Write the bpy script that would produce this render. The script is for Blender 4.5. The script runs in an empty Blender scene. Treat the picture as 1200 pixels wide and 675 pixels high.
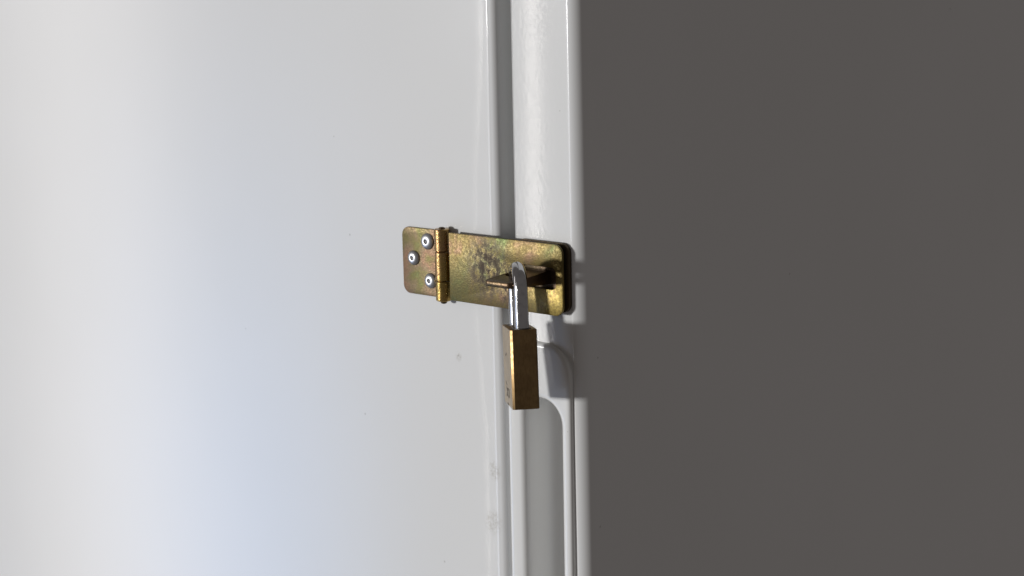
import bpy, bmesh, math, random
from mathutils import Vector, Matrix, noise
random.seed(4)
R = math.radians
scene = bpy.context.scene
COL = scene.collection

# ------------------------------------------------------------------ camera
# wall frame: x along the cabinet side towards the door front, -y out of the side, z up (metres)
cam_d = bpy.data.cameras.new('camera')
cam = bpy.data.objects.new('camera', cam_d); COL.objects.link(cam)
TH, PI_, RO, DIST = R(40), R(11), R(1.2), 0.800
to_cam = Vector((math.sin(TH)*math.cos(PI_), -math.cos(TH)*math.cos(PI_), math.sin(PI_)))
fw = -to_cam
rt = fw.cross(Vector((0, 0, 1))).normalized(); up = rt.cross(fw)
r2 = rt*math.cos(RO) - up*math.sin(RO); u2 = up*math.cos(RO) + rt*math.sin(RO)
m = Matrix((r2, u2, -fw)).transposed().to_4x4(); m.translation = to_cam*DIST
cam.matrix_world = m
cam_d.sensor_width = 36; cam_d.lens = 36*1762/1200
cam_d.clip_start = 0.02; cam_d.clip_end = 50
cam_d.dof.use_dof = True; cam_d.dof.focus_distance = 0.79; cam_d.dof.aperture_fstop = 14
scene.camera = cam

# ------------------------------------------------------------------ light
world = bpy.data.worlds.new('World'); scene.world = world; world.use_nodes = True
bg = world.node_tree.nodes['Background']
bg.inputs['Color'].default_value = (1.0, 0.92, 0.885, 1); bg.inputs['Strength'].default_value = 0.125

def aim(ob, az, el):
    """point a lamp so that its light arrives from az (degrees left of the side's outward normal) and el"""
    d = Vector((-math.sin(R(az))*math.cos(R(el)), -math.cos(R(az))*math.cos(R(el)), math.sin(R(el))))
    ob.rotation_euler = d.to_track_quat('Z', 'Y').to_euler()
    return d
sl = bpy.data.lights.new('low_sun', 'SUN'); sl.energy = 2.36; sl.angle = R(6.0); sl.color = (1.0, 0.993, 0.98)
so = bpy.data.objects.new('low_sun', sl); COL.objects.link(so); aim(so, 32, 1.5)

def area(name, az, el, dist, w, h, radiance, color, soft=(.45, .15)):
    """lamp seen as a soft-edged opening in the paint's gloss; soft = part of half width / half height that fades"""
    l = bpy.data.lights.new(name, 'AREA'); l.shape = 'RECTANGLE'; l.size = w; l.size_y = h
    l.energy = radiance*4*w*h; l.color = color
    l.use_nodes = True; nt = l.node_tree; em = nt.nodes['Emission']
    g = nt.nodes.new('ShaderNodeNewGeometry'); sp_ = nt.nodes.new('ShaderNodeSeparateXYZ'); nt.links.new(g.outputs['Parametric'], sp_.inputs[0])
    fs = []
    for ax, sf in ((0, soft[0]), (1, soft[1])):
        a = nt.nodes.new('ShaderNodeMath'); a.operation = 'PINGPONG'; a.inputs[1].default_value = .5
        nt.links.new(sp_.outputs[ax], a.inputs[0])
        b = nt.nodes.new('ShaderNodeMapRange'); b.interpolation_type = 'SMOOTHSTEP'
        b.inputs[1].default_value = 0; b.inputs[2].default_value = max(.001, sf*.5)
        nt.links.new(a.outputs[0], b.inputs[0]); fs.append(b.outputs[0])
    mu = nt.nodes.new('ShaderNodeMath'); mu.operation = 'MULTIPLY'
    nt.links.new(fs[0], mu.inputs[0]); nt.links.new(fs[1], mu.inputs[1]); nt.links.new(mu.outputs[0], em.inputs['Strength'])
    o = bpy.data.objects.new(name, l); COL.objects.link(o)
    d = aim(o, az, 0); o.location = d*dist + Vector((0, 0, dist*math.tan(R(el))))
    return o
area('door_gap_light', 38.8, -6, 3.0, 0.022, 2.6, 10.0, (1.0, 0.95, 0.90), (.3, .1))
area('doorway_light', 59.6, -6, 3.0, 0.80, 3.2, 1.75, (1.0, 0.94, 0.90), (1.0, .15))
area('open_shade_light', 53.4, -22, 2.6, 0.95, 3.0, 2.2, (0.20, 0.48, 1.0), (1.0, 1.0))

scene.view_settings.view_transform = 'Standard'; scene.view_settings.look = 'None'
scene.view_settings.exposure = 0; scene.view_settings.gamma = 1
scene.view_settings.use_curve_mapping = False
scene.render.engine = 'CYCLES'

# ------------------------------------------------------------------ helpers
MM = 0.001
def tag(o, label=None, cat=None, group=None, kind=None):
    if label: o['label'] = label
    if cat: o['category'] = cat
    if group: o['group'] = group
    if kind: o['kind'] = kind
    return o
def empty(name, loc):
    o = bpy.data.objects.new(name, None); o.location = loc; o.empty_display_size = 0.02
    COL.objects.link(o); return o
def link(name, bm, mat, parent=None, smooth=True, ang=40):
    """bm is in world coordinates when the parent is an unrotated Empty: shift into the parent's frame"""
    bmesh.ops.recalc_face_normals(bm, faces=bm.faces)
    me = bpy.data.meshes.new(name); bm.to_mesh(me); bm.free()
    me.materials.append(mat)
    o = bpy.data.objects.new(name, me); COL.objects.link(o)
    if parent is not None: o.parent = parent
    if smooth:
        for p in me.polygons: p.use_smooth = True
        me.set_sharp_from_angle(angle=R(ang))
    return o
def shift(bm, v): bmesh.ops.translate(bm, vec=v, verts=bm.verts)

def rrect(x0, x1, z0, z1, r, n=8):
    """rounded rectangle in x,z; r may be one radius or four (top right, top left, bottom left, bottom right)"""
    rs = r if isinstance(r, (tuple, list)) else (r,)*4
    pts = []
    for (cx, cz, a0), q in zip(((x1-rs[0], z1-rs[0], 0), (x0+rs[1], z1-rs[1], 90), (x0+rs[2], z0+rs[2], 180), (x1-rs[3], z0+rs[3], 270)), rs):
        for i in range(n+1):
            a = R(a0+90*i/n); pts.append((cx+q*math.cos(a), cz+q*math.sin(a)))
    return pts
def plate(outer, y0, y1, holes=(), bev=0.0, segs=2, wave=None):
    """flat plate in the x,z plane between y0 (back) and y1 (front, smaller)"""
    bm = bmesh.new(); es = []
    for lp in (outer, *holes):
        vs = [bm.verts.new((x, y0, z)) for x, z in lp]
        es += [bm.edges.new((vs[i], vs[(i+1) % len(vs)])) for i in range(len(vs))]
    fs = [f for f in bmesh.ops.triangle_fill(bm, use_beauty=True, edges=es, normal=(0, 1, 0))['geom'] if isinstance(f, bmesh.types.BMFace)]
    ex = bmesh.ops.extrude_face_region(bm, geom=fs)['geom']
    bmesh.ops.translate(bm, vec=(0, y1-y0, 0), verts=[v for v in ex if isinstance(v, bmesh.types.BMVert)])
    bmesh.ops.recalc_face_normals(bm, faces=bm.faces)
    if bev:
        ee = [e for e in bm.edges if len(e.link_faces) == 2 and e.calc_face_angle(0) > 1.2 and abs(e.verts[0].co.y-e.verts[1].co.y) < 1e-7]
        bmesh.ops.bevel(bm, geom=ee, offset=bev, segments=segs, profile=0.5, affect='EDGES')
    return bm
def extrude_z(profile, z0, z1, n=1, fn=None, closed=False):
    bm = bmesh.new(); rows = []
    for j in range(n+1):
        z = z0+(z1-z0)*j/n
        rows.append([bm.verts.new(fn(x, y, z) if fn else (x, y, z)) for x, y in profile])
    N = len(profile)
    for j in range(n):
        for i in range(N if closed else N-1):
            bm.faces.new((rows[j][i], rows[j][(i+1) % N], rows[j+1][(i+1) % N], rows[j+1][i]))
    if closed:
        bm.faces.new(rows[0]); bm.faces.new(rows[-1])
    return bm
def lathe(prof, n=28):
    """prof: (radius, height) pairs, axis +z"""
    bm = bmesh.new(); rings = []
    for r, h in prof:
        rings.append([bm.verts.new((r*math.cos(2*math.pi*i/n), r*math.sin(2*math.pi*i/n), h)) for i in range(n)])
    for a, b in zip(rings, rings[1:]):
        for i in range(n): bm.faces.new((a[i], a[(i+1) % n], b[(i+1) % n], b[i]))
    bm.faces.new(rings[0]); bm.faces.new(rings[-1])
    return bm
def sweep(path, section_fn, cap=True):
    """path: list of Vector; section_fn(i, t) -> list of (side, up) offsets; frame kept level (up = world z unless vertical)"""
    bm = bmesh.new(); rings = []
    for i, p in enumerate(path):
        t = (path[min(i+1, len(path)-1)]-path[max(i-1, 0)]).normalized()
        s, u = section_fn.frame(t)
        rings.append([bm.verts.new(p+s*a+u*b) for a, b in section_fn(i, i/(len(path)-1))])
    n = len(rings[0])
    for a, b in zip(rings, rings[1:]):
        for i in range(n): bm.faces.new((a[i], a[(i+1) % n], b[(i+1) % n], b[i]))
    if cap: bm.faces.new(rings[0]); bm.faces.new(rings[-1])
    return bm

# ------------------------------------------------------------------ materials
class NT:
    def __init__(s, name):
        s.m = bpy.data.materials.new(name); s.m.use_nodes = True; s.t = s.m.node_tree
        s.b = s.t.nodes['Principled BSDF']; s.tc = s.t.nodes.new('ShaderNodeTexCoord')
    def n(s, kind, **kw):
        nd = s.t.nodes.new(kind)
        for k, v in kw.items(): setattr(nd, k, v)
        return nd
    def l(s, a, b): s.t.links.new(a, b)
    def noise(s, scale, detail=3, rough=.5, stretch=None, dist=0):
        nd = s.n('ShaderNodeTexNoise'); nd.inputs['Scale'].default_value = scale
        nd.inputs['Detail'].default_value = detail; nd.inputs['Roughness'].default_value = rough
        nd.inputs['Distortion'].default_value = dist
        src = s.tc.outputs['Object']
        if stretch:
            mp = s.n('ShaderNodeMapping'); mp.inputs['Scale'].default_value = stretch
            s.l(src, mp.inputs['Vector']); src = mp.outputs[0]
        s.l(src, nd.inputs['Vector']); return nd.outputs['Fac']
    def ramp(s, fac, stops):
        r = s.n('ShaderNodeValToRGB'); e = r.color_ramp.elements
        while len(e) < len(stops): e.new(0.5)
        for el, (p, c) in zip(e, stops): el.position = p; el.color = (*c, 1) if len(c) == 3 else c
        s.l(fac, r.inputs[0]); return r.outputs[0]
    def mapr(s, fac, a, b, c=0, d=1):
        r = s.n('ShaderNodeMapRange', interpolation_type='SMOOTHSTEP')
        for i, v in zip((1, 2, 3, 4), (a, b, c, d)): r.inputs[i].default_value = v
        s.l(fac, r.inputs[0]); return r.outputs[0]
    def mix(s, fac, a, b):
        r = s.n('ShaderNodeMix', data_type='RGBA')
        for sock, v in ((r.inputs[0], fac), (r.inputs[6], a), (r.inputs[7], b)):
            if isinstance(v, bpy.types.NodeSocket): s.l(v, sock)
            else: sock.default_value = (*v, 1) if isinstance(v, (tuple, list)) else v
        return r.outputs[2]
    def math(s, op, a, b):
        r = s.n('ShaderNodeMath', operation=op)
        for sock, v in zip(r.inputs, (a, b)):
            if isinstance(v, bpy.types.NodeSocket): s.l(v, sock)
            else: sock.default_value = v
        return r.outputs[0]
    def spot(s, p, r0, r1, stretch=(1, 1, 1)):
        """1 at point p, fading to 0 between radius r0 and r1"""
        v = s.n('ShaderNodeVectorMath', operation='SUBTRACT'); s.l(s.tc.outputs['Object'], v.inputs[0]); v.inputs[1].default_value = p
        w = s.n('ShaderNodeVectorMath', operation='MULTIPLY'); s.l(v.outputs[0], w.inputs[0]); w.inputs[1].default_value = stretch
        q = s.n('ShaderNodeVectorMath', operation='LENGTH'); s.l(w.outputs[0], q.inputs[0])
        return s.mapr(q.outputs['Value'], r0, r1, 1, 0)
    def bump(s, h, strength, dist, prev=None):
        b = s.n('ShaderNodeBump'); b.inputs['Strength'].default_value = strength; b.inputs['Distance'].default_value = dist
        s.l(h, b.inputs['Height'])
        if prev: s.l(prev, b.inputs['Normal'])
        return b.outputs[0]
    def out(s, color=None, rough=None, metal=None, normal=None, **kw):
        for sock, v in (('Base Color', color), ('Roughness', rough), ('Metallic', metal), ('Normal', normal)):
            if v is None: continue
            if isinstance(v, bpy.types.NodeSocket): s.l(v, s.b.inputs[sock])
            else: s.b.inputs[sock].default_value = (*v, 1) if isinstance(v, tuple) else v
        for k, v in kw.items(): s.b.inputs[k.replace('_', ' ')].default_value = v
        return s.m

def paint(name, base, rough, peel, specks=(), smudges=(), grain=.00008):
    """white enamel: slight orange peel, faint uneven yellowing, chips and smudges with their own shape"""
    t = NT(name)
    big = t.noise(5, 3, .55); col = t.mix(t.mapr(big, .3, .7), base, tuple(c*k for c, k in zip(base, (.975, .975, .97))))
    fine = t.noise(900, 2, .6); col = t.mix(t.mapr(fine, .62, .8, 0, .10), col, (.55, .53, .5))
    dust = t.noise(2600, 1, .5); col = t.mix(t.mapr(dust, .74, .80, 0, .18), col, (.45, .42, .38))
    for p, r in specks:
        col = t.mix(t.math('MULTIPLY', t.spot(p, r*.2, r*.75), .38), col, (.20, .18, .15))
    for p, r in smudges:
        n = t.mapr(t.noise(450, 4, .6), .34, .72)
        col = t.mix(t.math('MULTIPLY', t.math('MULTIPLY', t.spot(p, r*.35, r, (1, .3, .8)), n), .45), col, (.30, .27, .21))
    nrm = t.bump(t.noise(430, 1, .5), peel, grain)
    nrm = t.bump(t.noise(50, 1, .5, stretch=(1, 1, .3)), .05, .00015, nrm)
    rn = rough
    return t.out(col, rn, 0.0, nrm, Specular_IOR_Level=.5)

WHITE = (.73, .733, .733)
M_side = paint('side_enamel', WHITE, .10, .05,
    specks=[((-.1221, 0, .0183), .0012), ((-.1154, 0, -.0884), .0012), ((-.055, 0, -.1666), .0012), ((-.040, 0, -.0425), .0011), ((-.132, 0, .075), .0008), ((-.22, 0, -.05), .0008)],
    smudges=[((-.0155, .0003, -.1045), .0058), ((-.0170, .0003, -.1345), .0075), ((-.0395, 0, -.043), .003)])
M_door = paint('door_enamel', WHITE, .16, .09,
    specks=[((.0493, .0099, -.1257), .0013), ((.0486, .0105, -.0335), .0011), ((.0470, .0030, .0305), .0011), ((.047, .437, .137), .0016), ((.0485, .21, -.02), .0012), ((.048, .31, .07), .001), ((.0470, .001, -.062), .001)])
M_trim = paint('door_edge_enamel', (.73, .733, .73), .06, .22, grain=.000045, specks=[((.034, 0, .095), .0007), ((.0385, 0, -.005), .0008)])
M_grip = paint('handle_plastic', (.72, .72, .71), .17, .03, specks=[((.0405, -.003, -.062), .0007), ((.0385, -.003, -.072), .0006), ((.036, -.003, -.03), .0006)])
t = NT('gasket_rubber'); M_gasket = t.out(t.mix(t.noise(300, 3), (.36, .36, .35), (.46, .46, .44)), .6)
t = NT('door_back'); M_back = t.out(t.mix(t.noise(80, 3), (.44, .44, .43), (.5, .5, .49)), .5)

def zinc(name, stops, k=1.0, grime=None, rough=(.36, .52), metal=.6, gold_spot=None):
    """yellow passivated steel: olive gold with pink and green interference blotches, gritty grain"""
    t = NT(name)
    a = t.noise(48, 3, .55, dist=.5)
    col = t.ramp(a, [(p, tuple(c*k for c in q)) for p, q in stops])
    gr = t.noise(1500, 2, .65)
    col = t.mix(t.mapr(gr, .38, .62, .40, 0), col, (.10*k, .075*k, .03*k))
    gl = t.noise(1200, 2, .6)
    col = t.mix(t.mapr(gl, .58, .78, 0, .22), col, (.62*k, .47*k, .17*k))
    rg = t.mapr(t.noise(700, 3, .6), .3, .7, *rough)
    mt = metal
    if grime:
        g = None
        for p, r, s in grime:
            q = t.spot(p, r*.1, r, s); g = q if g is None else t.math('MAXIMUM', g, q)
        n = t.mapr(t.noise(300, 6, .8, stretch=(1, 1, .8)), .36, .60)
        g = t.math('MULTIPLY', g, n)
        col = t.mix(t.math('MULTIPLY', g, .97), col, (.050, .028, .014))
        mt = t.mapr(g, 0, 1, metal, .15); rg = t.math('MAXIMUM', rg, t.mapr(g, 0, 1, .3, .7))
    if gold_spot:  # brighter speckled gold spot towards the strap's free end
        q = t.math('MULTIPLY', t.spot(gold_spot[0], gold_spot[1]*.25, gold_spot[1]), t.mapr(t.noise(900, 3, .7), .34, .60, .25, .9))
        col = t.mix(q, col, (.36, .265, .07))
    nrm = t.bump(t.noise(1300, 2, .6), .4, .0003)
    nrm = t.bump(t.noise(60, 2, .5), .04, .0006, nrm)
    return t.out(col, rg, mt, nrm)
GOLD, OLIVE, PINK, GREEN = (.29, .205, .055), (.22, .185, .05), (.34, .185, .105), (.15, .25, .065)
M_strap = zinc('yellow_zinc_strap', [(.26, GREEN), (.40, OLIVE), (.54, GOLD), (.66, PINK), (.78, GREEN)], .55,
    grime=[((-.012, -.006, .010), .023, (1.05, .2, .80)), ((.001, -.006, .003), .016, (1.9, .2, .6)), ((-.004, -.006, .006), .010, (1, .2, 1))], gold_spot=((.036, -.006, -.002), .020))
M_leaf = zinc('yellow_zinc_leaf', [(.26, GREEN), (.42, OLIVE), (.52, (.28, .19, .10)), (.60, PINK), (.72, OLIVE)], .62)
M_knuckle = zinc('yellow_zinc_knuckle', [(.3, GOLD), (.5, (.36, .24, .08)), (.7, PINK)], 1.2, rough=(.22, .34), metal=.92)
M_plate = zinc('staple_plate_shaded_zinc', [(.3, (.12, .09, .05)), (.5, (.16, .11, .06)), (.7, (.22, .13, .085))], .45, metal=.7)  # zinc darkened: the strap's shadow on the plate is put into the colour
M_staple = zinc('yellow_zinc_staple', [(.3, (.12, .09, .05)), (.5, (.16, .11, .06)), (.7, (.22, .13, .085))], .6, rough=(.28, .42), metal=.85)
t = NT('rivet_aluminium'); M_rivet = t.out(t.mix(t.noise(900, 3), (.42, .43, .45), (.56, .56, .57)), .40, .9, t.bump(t.noise(1200, 2), .08, .0002))
t = NT('mandrel_steel'); M_mandrel = t.out((.10, .095, .09), .5, .7)
t = NT('shackle_chrome'); M_chrome = t.out(t.mix(t.mapr(t.noise(300, 3, .6), .45, .8), (.52, .52, .53), (.40, .40, .41)), t.mapr(t.noise(200, 3, .6), .3, .7, .09, .15), 1.0, t.bump(t.noise(200, 2, .5, stretch=(1, 1, .1)), .02, .0003))
t = NT('padlock_brass')
br = t.mix(t.mapr(t.noise(120, 4, .6), .3, .7), (.27, .175, .08), (.19, .12, .055))
br = t.mix(t.mapr(t.noise(1400, 2, .6, stretch=(1, 1, .25)), .45, .7, 0, .45), br, (.14, .085, .03))
M_brass = t.out(br, t.mapr(t.noise(500, 3, .6), .3, .7, .34, .46), .95, t.bump(t.noise(900, 2, .5, stretch=(1, 1, .15)), .06, .0002))
t = NT('padlock_face_brass_sheen')
M_face = t.out(t.mix(t.mapr(t.noise(200, 4, .6), .3, .7), (.42, .33, .21), (.32, .25, .16)), .42, .75, t.bump(t.noise(900, 2), .12, .0002))  # paler copy of the brass, the white panel's reflection painted into it
t = NT('mark_ink'); M_ink = t.out((.09, .075, .06), .6)

# ------------------------------------------------------------------ cabinet
Z0, Z1 = -0.62, 0.46
cab = empty('cabinet', (0, 0, 0))
tag(cab, 'white enamelled metal cabinet filling the picture, its door front in shade', 'cabinet')

def lerp_tab(tab, z):
    if z <= tab[0][0]: return tab[0][1]
    for (a, p), (b, q) in zip(tab, tab[1:]):
        if z <= b:
            u = (z-a)/(b-a); u = u*u*(3-2*u); return p+(q-p)*u
    return tab[-1][1]
STREAK = [(-.30, -.0205), (-.152, -.0212), (-.085, -.0205), (-.050, -.0232), (-.015, -.0262), (.015, -.0262), (.040, -.0245), (.137, -.0178), (.30, -.015)]
def side_fn(x, y, z):
    """the sheet starts to turn in just before its edge, along a slightly dented line"""
    if x < -.06 or y > .02: return (x, y, z)
    xs = lerp_tab(STREAK, z) - .0065
    d = max(0.0, x-xs)
    dy = 1.35*d*d if d < .008 else 1.35*.008*.008+2*1.35*.008*.25*(d-.008)
    dy += .00005*math.sin(z*260+1.3)*math.exp(-((x+.022)/.008)**2)
    return (x, y+dy, z)
prof = [(-.66, .60), (-.66, .012)]
prof += [(-.66+.012*(1-math.cos(R(a))), .012*(1-math.sin(R(a)))) for a in range(15, 91, 15)]
prof += [(-.55, 0), (-.40, 0), (-.25, 0), (-.15, 0), (-.10, 0), (-.06, 0), (-.045, 0)]
prof += [(-.040+.0005*i, 0) for i in range(0, 53)]            # fine rows up to x = -.014
prof += [(-.0136, -.0002), (-.0131, -.00025), (-.0126, -.0001)] # folded lip
cx, cy, rr = -.0122, .0042, .0042
prof += [(cx+rr*math.sin(R(a)), cy-rr*math.cos(R(a))) for a in range(9, 91, 9)]
prof += [(-.008, .012), (-.008, .030), (-.008, .045), (-.60, .60)]
link('side_panel', extrude_z(prof, Z0, Z1, 150, side_fn), M_side, cab)
# gasket between cabinet rim and door
gp = [(-.0085, .024), (-.004, .0215), (-.002, .0235), (.000, .0215), (.0035, .024), (.0035, .034), (-.0085, .034)]
link('door_gasket', extrude_z(gp, Z0, Z1, 1, None, True), M_gasket, cab)
for z in (Z0, Z1):
    capb = bmesh.new()
    vs = [capb.verts.new(c) for c in ((-.66, .012, z), (-.64, .001, z), (-.014, .001, z), (-.008, .012, z), (-.008, .60, z), (-.66, .60, z))]
    capb.faces.new(vs)
    link('end_panel', capb, M_side, cab, False)

# door: skin wraps the front and turns round the corner onto the edge
sk = [(.0415, .0040), (.0415, .0003), (.0416, -.0002), (.0419, -.00040)]
cx, cy, rr = .0411, .0080, .0085
sk += [(cx+rr*math.sin(R(a)), cy-rr*math.cos(R(a))) for a in range(10, 91, 5)]
sk += [(.0496, .03), (.0496, .10), (.0496, .2), (.0496, .35), (.0496, .5), (.0496, .69)]
sk += [(.0426+.007*math.cos(R(a)), .69+.007*math.sin(R(a))) for a in range(15, 91, 15)]
sk += [(.0025, .697)]
lean = lambda z: -.0027*(z+.137)/.274     # the door hangs slightly askew
def skin_fn(x, y, z):
    return (x+lean(z), y, z)
door = link('door', extrude_z(sk, Z0, Z1, 24, skin_fn), M_door, cab)
tag(door, 'grey shaded door front with rounded corner')

GX0, GX1, GZ0, GZ1 = -.0026, .0405, -.235, -.0268    # handle grip outline
seam = lambda z: .0417 + lean(z)
outer = [(.0036, Z0), (seam(Z0), Z0), (seam(Z1), Z1), (.0036, Z1)]
hole = rrect(.0048, GX1-.0012, GZ0+.0012, GZ1-.0012, (.0150, .003, .003, .014), 8)
bm = bmesh.new(); es = []
for lp in (outer, hole):
    vs = [bm.verts.new((x, 0, z)) for x, z in lp]
    es += [bm.edges.new((vs[i], vs[(i+1) % len(vs)])) for i in range(len(vs))]
bmesh.ops.triangle_fill(bm, use_beauty=True, edges=es, normal=(0, -1, 0))
link('door_edge', bm, M_trim, door, False)
lp = [(.0037, .0)] + [(.0036-.0011*math.sin(R(a)), .0011*(1-math.cos(R(a)))) for a in range(0, 91, 15)] + [(.0025, .0217), (.0025, .69)]
link('door_back', extrude_z(lp, Z0, Z1, 1), M_back, door)

# recessed finger grip: one lofted skin from its outer rim over the lip into the hollow
rings = []
def ring(inset, y, rect=None, r=None):
    if rect is None:
        rect = (GX0, GX1, GZ0, GZ1); r = (.0170, .004, .004, .016)
    x0, x1, z0, z1 = rect
    rs = tuple(max(.0005, q-inset) for q in r)
    rings.append([(x, y, z) for x, z in rrect(x0+inset, x1-inset, z0+inset, z1-inset, rs, 10)])
ring(0, .016); ring(0, -.0012); ring(.0003, -.0021); ring(.0009, -.0027); ring(.0018, -.0030); ring(.0030, -.0030)
H = (.0085, .0338, GZ0+.012, -.0570); HR = (.0135, .0100, .010, .0135)
ring(-.0032, -.0030, H, HR); ring(-.0018, -.0028, H, HR); ring(-.0006, -.0020, H, HR); ring(.0002, -.0006, H, HR); ring(.0006, .0015, H, HR)
ring(.0010, .006, H, HR); ring(.0016, .013, H, HR); ring(.0030, .0165, H, HR); ring(.0060, .018, H, HR)
bm = bmesh.new(); rv = [[bm.verts.new(c) for c in r_] for r_ in rings]
for a, b in zip(rv, rv[1:]):
    n = len(a)
    for i in range(n): bm.faces.new((a[i], a[(i+1) % n], b[(i+1) % n], b[i]))
bm.faces.new(rv[-1])
link('finger_grip', bm, M_grip, door, ang=60)

# ------------------------------------------------------------------ hasp
hasp = empty('hasp', (0, 0, 0))
tag(hasp, 'yellow zinc hinged hasp riveted across the gap beside the door edge', 'hasp')
ZT, ZB = .0272, -.0107
leaf = link('hinge_leaf', plate(rrect(-.0785, -.0478, ZB, ZT, (.0008, .0050, .0050, .0008)), 0, -.0016, bev=.0004), M_leaf, hasp)
# strap with rounded free end and slot, bowed very slightly
SX1, SY0, SY1 = .0390, -.0046, -.0062
slot = rrect(.0085, .0345, .0035, .0150, .003, 4)
link('strap_tongue', plate(rrect(-.0450, -.0380, .0004, .0160, .0003), -.0030, -.0046, bev=.0002), M_knuckle, hasp)
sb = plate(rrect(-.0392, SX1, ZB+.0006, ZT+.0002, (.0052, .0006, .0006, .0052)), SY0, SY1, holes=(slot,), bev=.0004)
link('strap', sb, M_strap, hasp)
# hinge knuckles round a pin
KX, KY, KR = -.0452, -.0046, .0043
for za, zb in ((.0288, .01655), (.01625, .00015), (-.00015, -.0112)):
    h = za-zb
    b = lathe([(KR-.0004, 0), (KR, .0004), (KR, h-.0004), (KR-.0004, h)], 24)
    shift(b, (KX, KY, zb)); link('hinge_knuckle', b, M_knuckle, hasp, ang=35)
b = lathe([(.0006, -.0130), (.0016, -.0126), (.0018, -.0120), (.0018, .0290), (.0014, .0296), (.0006, .0298)], 16)
shift(b, (KX, KY, 0)); link('hinge_pin', b, M_staple, hasp)
# pop rivets
for x, z, r in ((-.0588, .0202, .0046), (-.0696, .0100, .0042), (-.0572, -.0018, .0043)):
    pr = [(r, 0), (r, .0005), (r*.93, .0010), (r*.80, .0015), (r*.62, .0019), (r*.44, .0021), (r*.30, .0021), (r*.24, .0019), (r*.22, .0013), (r*.22, .0003)]
    b = lathe(pr, 26); bmesh.ops.rotate(b, cent=(0, 0, 0), matrix=Matrix.Rotation(R(90), 3, 'X'), verts=b.verts)
    shift(b, (x, -.0016, z)); rv_ = link('rivet', b, M_rivet, leaf, ang=50)
    b = lathe([(r*.215, 0), (r*.215, .0013), (r*.16, .0016), (.0001, .0016)], 14); bmesh.ops.rotate(b, cent=(0, 0, 0), matrix=Matrix.Rotation(R(90), 3, 'X'), verts=b.verts)
    shift(b, (x, -.0017, z))
    o = link('rivet_stem', b, M_mandrel, leaf)
# staple plate under the strap, and the staple itself
link('staple_plate', plate(rrect(.0080, .0405, ZB+.0016, ZT+.0005, (.0055, .002, .002, .0055)), 0, -.0026, bev=.0004), M_plate, hasp)
sm = plate(rrect(.0106, .0285, .0020, .0350, (.0030, .0024, .0002, .0002), 6), .0037, -.0037,
           holes=(rrect(.0126, .0206, .0095, .0225, .0036, 6),), bev=.0004)
for v in sm.verts:                       # stand it out of the plate and taper it towards the tip
    x, t_, s_ = v.co
    d = min(1, max(0, (s_-.006)/.029))
    v.co = (x, -s_, .0092*(1-d)+.0095*d + t_*(1-.62*d))
link('staple', sm, M_staple, hasp, ang=50)

# ------------------------------------------------------------------ padlock
W, T, HT = .0325, .0136, .0402
lock = empty('padlock', (0, 0, 0))
tag(lock, 'small brass padlock with steel shackle hanging from the staple', 'padlock')
# local frame: +y depth (away from camera), +x thickness (to the right), z up; origin at the shackle's seat on top centre
wdir = R(40+7.5)
def rounded_body():
    bm = bmesh.new(); bmesh.ops.create_cube(bm, size=1)
    bmesh.ops.scale(bm, vec=(T, W, HT), verts=bm.verts); shift(bm, (0, 0, -HT/2))
    ve = [e for e in bm.edges if abs(e.verts[0].co.z-e.verts[1].co.z) > HT*.5]
    bmesh.ops.bevel(bm, geom=ve, offset=.0011, segments=1, profile=.5, affect='EDGES')
    he = [e for e in bm.edges if e.calc_face_angle(0) > 1.0]
    bmesh.ops.bevel(bm, geom=he, offset=.00035, segments=2, profile=.6, affect='EDGES')
    return bm
body = link('body', rounded_body(), M_brass, lock, ang=25)
body.data.materials.append(M_face)
for p in body.data.polygons:
    if p.normal.x < -.95: p.material_index = 1
CC, DR, LEG = .0204, .0037, .0197
sp = [Vector((0, -CC/2, -.004)), Vector((0, -CC/2, .0))] + [Vector((0, -CC/2, LEG*i/6)) for i in range(1, 7)]
sp += [Vector((0, -CC/2*math.cos(R(a)), LEG+CC/2*math.sin(R(a)))) for a in range(10, 171, 10)]
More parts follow.
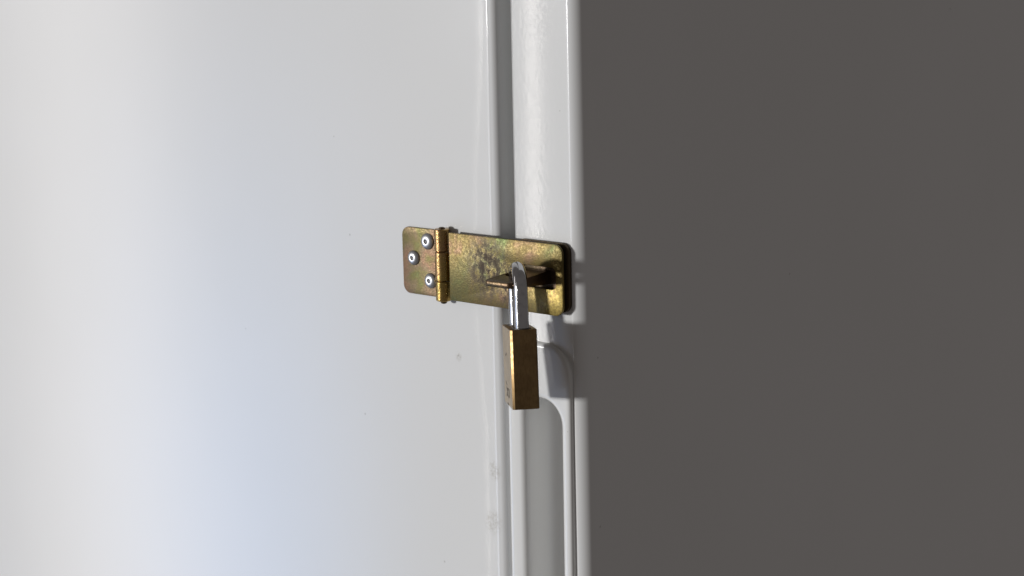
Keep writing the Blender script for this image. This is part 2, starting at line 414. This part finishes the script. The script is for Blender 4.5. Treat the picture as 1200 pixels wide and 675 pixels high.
sp += [Vector((0, CC/2, LEG*i/6)) for i in range(6, -1, -1)] + [Vector((0, CC/2, -.004))]
class Rnd:
    def frame(s, t): return Vector((1, 0, 0)), t.cross(Vector((1, 0, 0))).normalized()
    def __call__(s, i, u): return [(DR*math.cos(2*math.pi*k/24), DR*math.sin(2*math.pi*k/24)) for k in range(24)]
link('shackle', sweep(sp, Rnd()), M_chrome, lock, ang=60)
for sgn in (-1, 1):
    b = lathe([(DR+.0010, 0), (DR+.0010, .0003), (DR+.0003, .0003)], 20); shift(b, (0, sgn*CC/2, 0)); link('shackle_collar', b, M_mandrel, lock)
# worn stamped mark on the face that looks left: a few dark strokes, and two rub marks
def stroke_mesh(strokes, wd):
    bm = bmesh.new()
    for (y0, z0, y1, z1) in strokes:
        d = Vector((0, y1-y0, z1-z0)).normalized(); n_ = Vector((0, -d.z, d.y))*wd/2
        a, c = Vector((0, y0, z0)), Vector((0, y1, z1))
        lo = [bm.verts.new(q) for q in (a-n_, a+n_, c+n_, c-n_)]
        hi = [bm.verts.new(q+Vector((-.00008, 0, 0))) for q in (a-n_, a+n_, c+n_, c-n_)]
        bm.faces.new(hi)
        for i in range(4): bm.faces.new((lo[i], lo[(i+1) % 4], hi[(i+1) % 4], hi[i]))
    shift(bm, (-T/2-.00001, 0, 0)); return bm
zc = -.0335
K = []
for y0 in (-.0040, .0025):
    K += [(y0, zc-.0022, y0, zc+.0022), (y0+.0003, zc, y0+.0032, zc+.0022), (y0+.0006, zc, y0+.0034, zc-.0024)]
link('stamped_mark', stroke_mesh(K, .0011), M_ink, lock, False)
link('rub_mark', stroke_mesh([(.002, -.0135, .006, -.0150), (.004, -.0300, .008, -.0285), (-.001, -.0395, .003, -.0390)], .0008), M_ink, lock, False)
# pose: hangs on the right leg of the staple, bottom swung a little off the door
lock.rotation_euler = (Matrix.Rotation(wdir, 3, 'Z') @ Matrix.Rotation(R(-7.0), 3, 'X')).to_euler()
lock.location = (.0262, -.0262, -.0130)
bpy.context.view_layer.update()
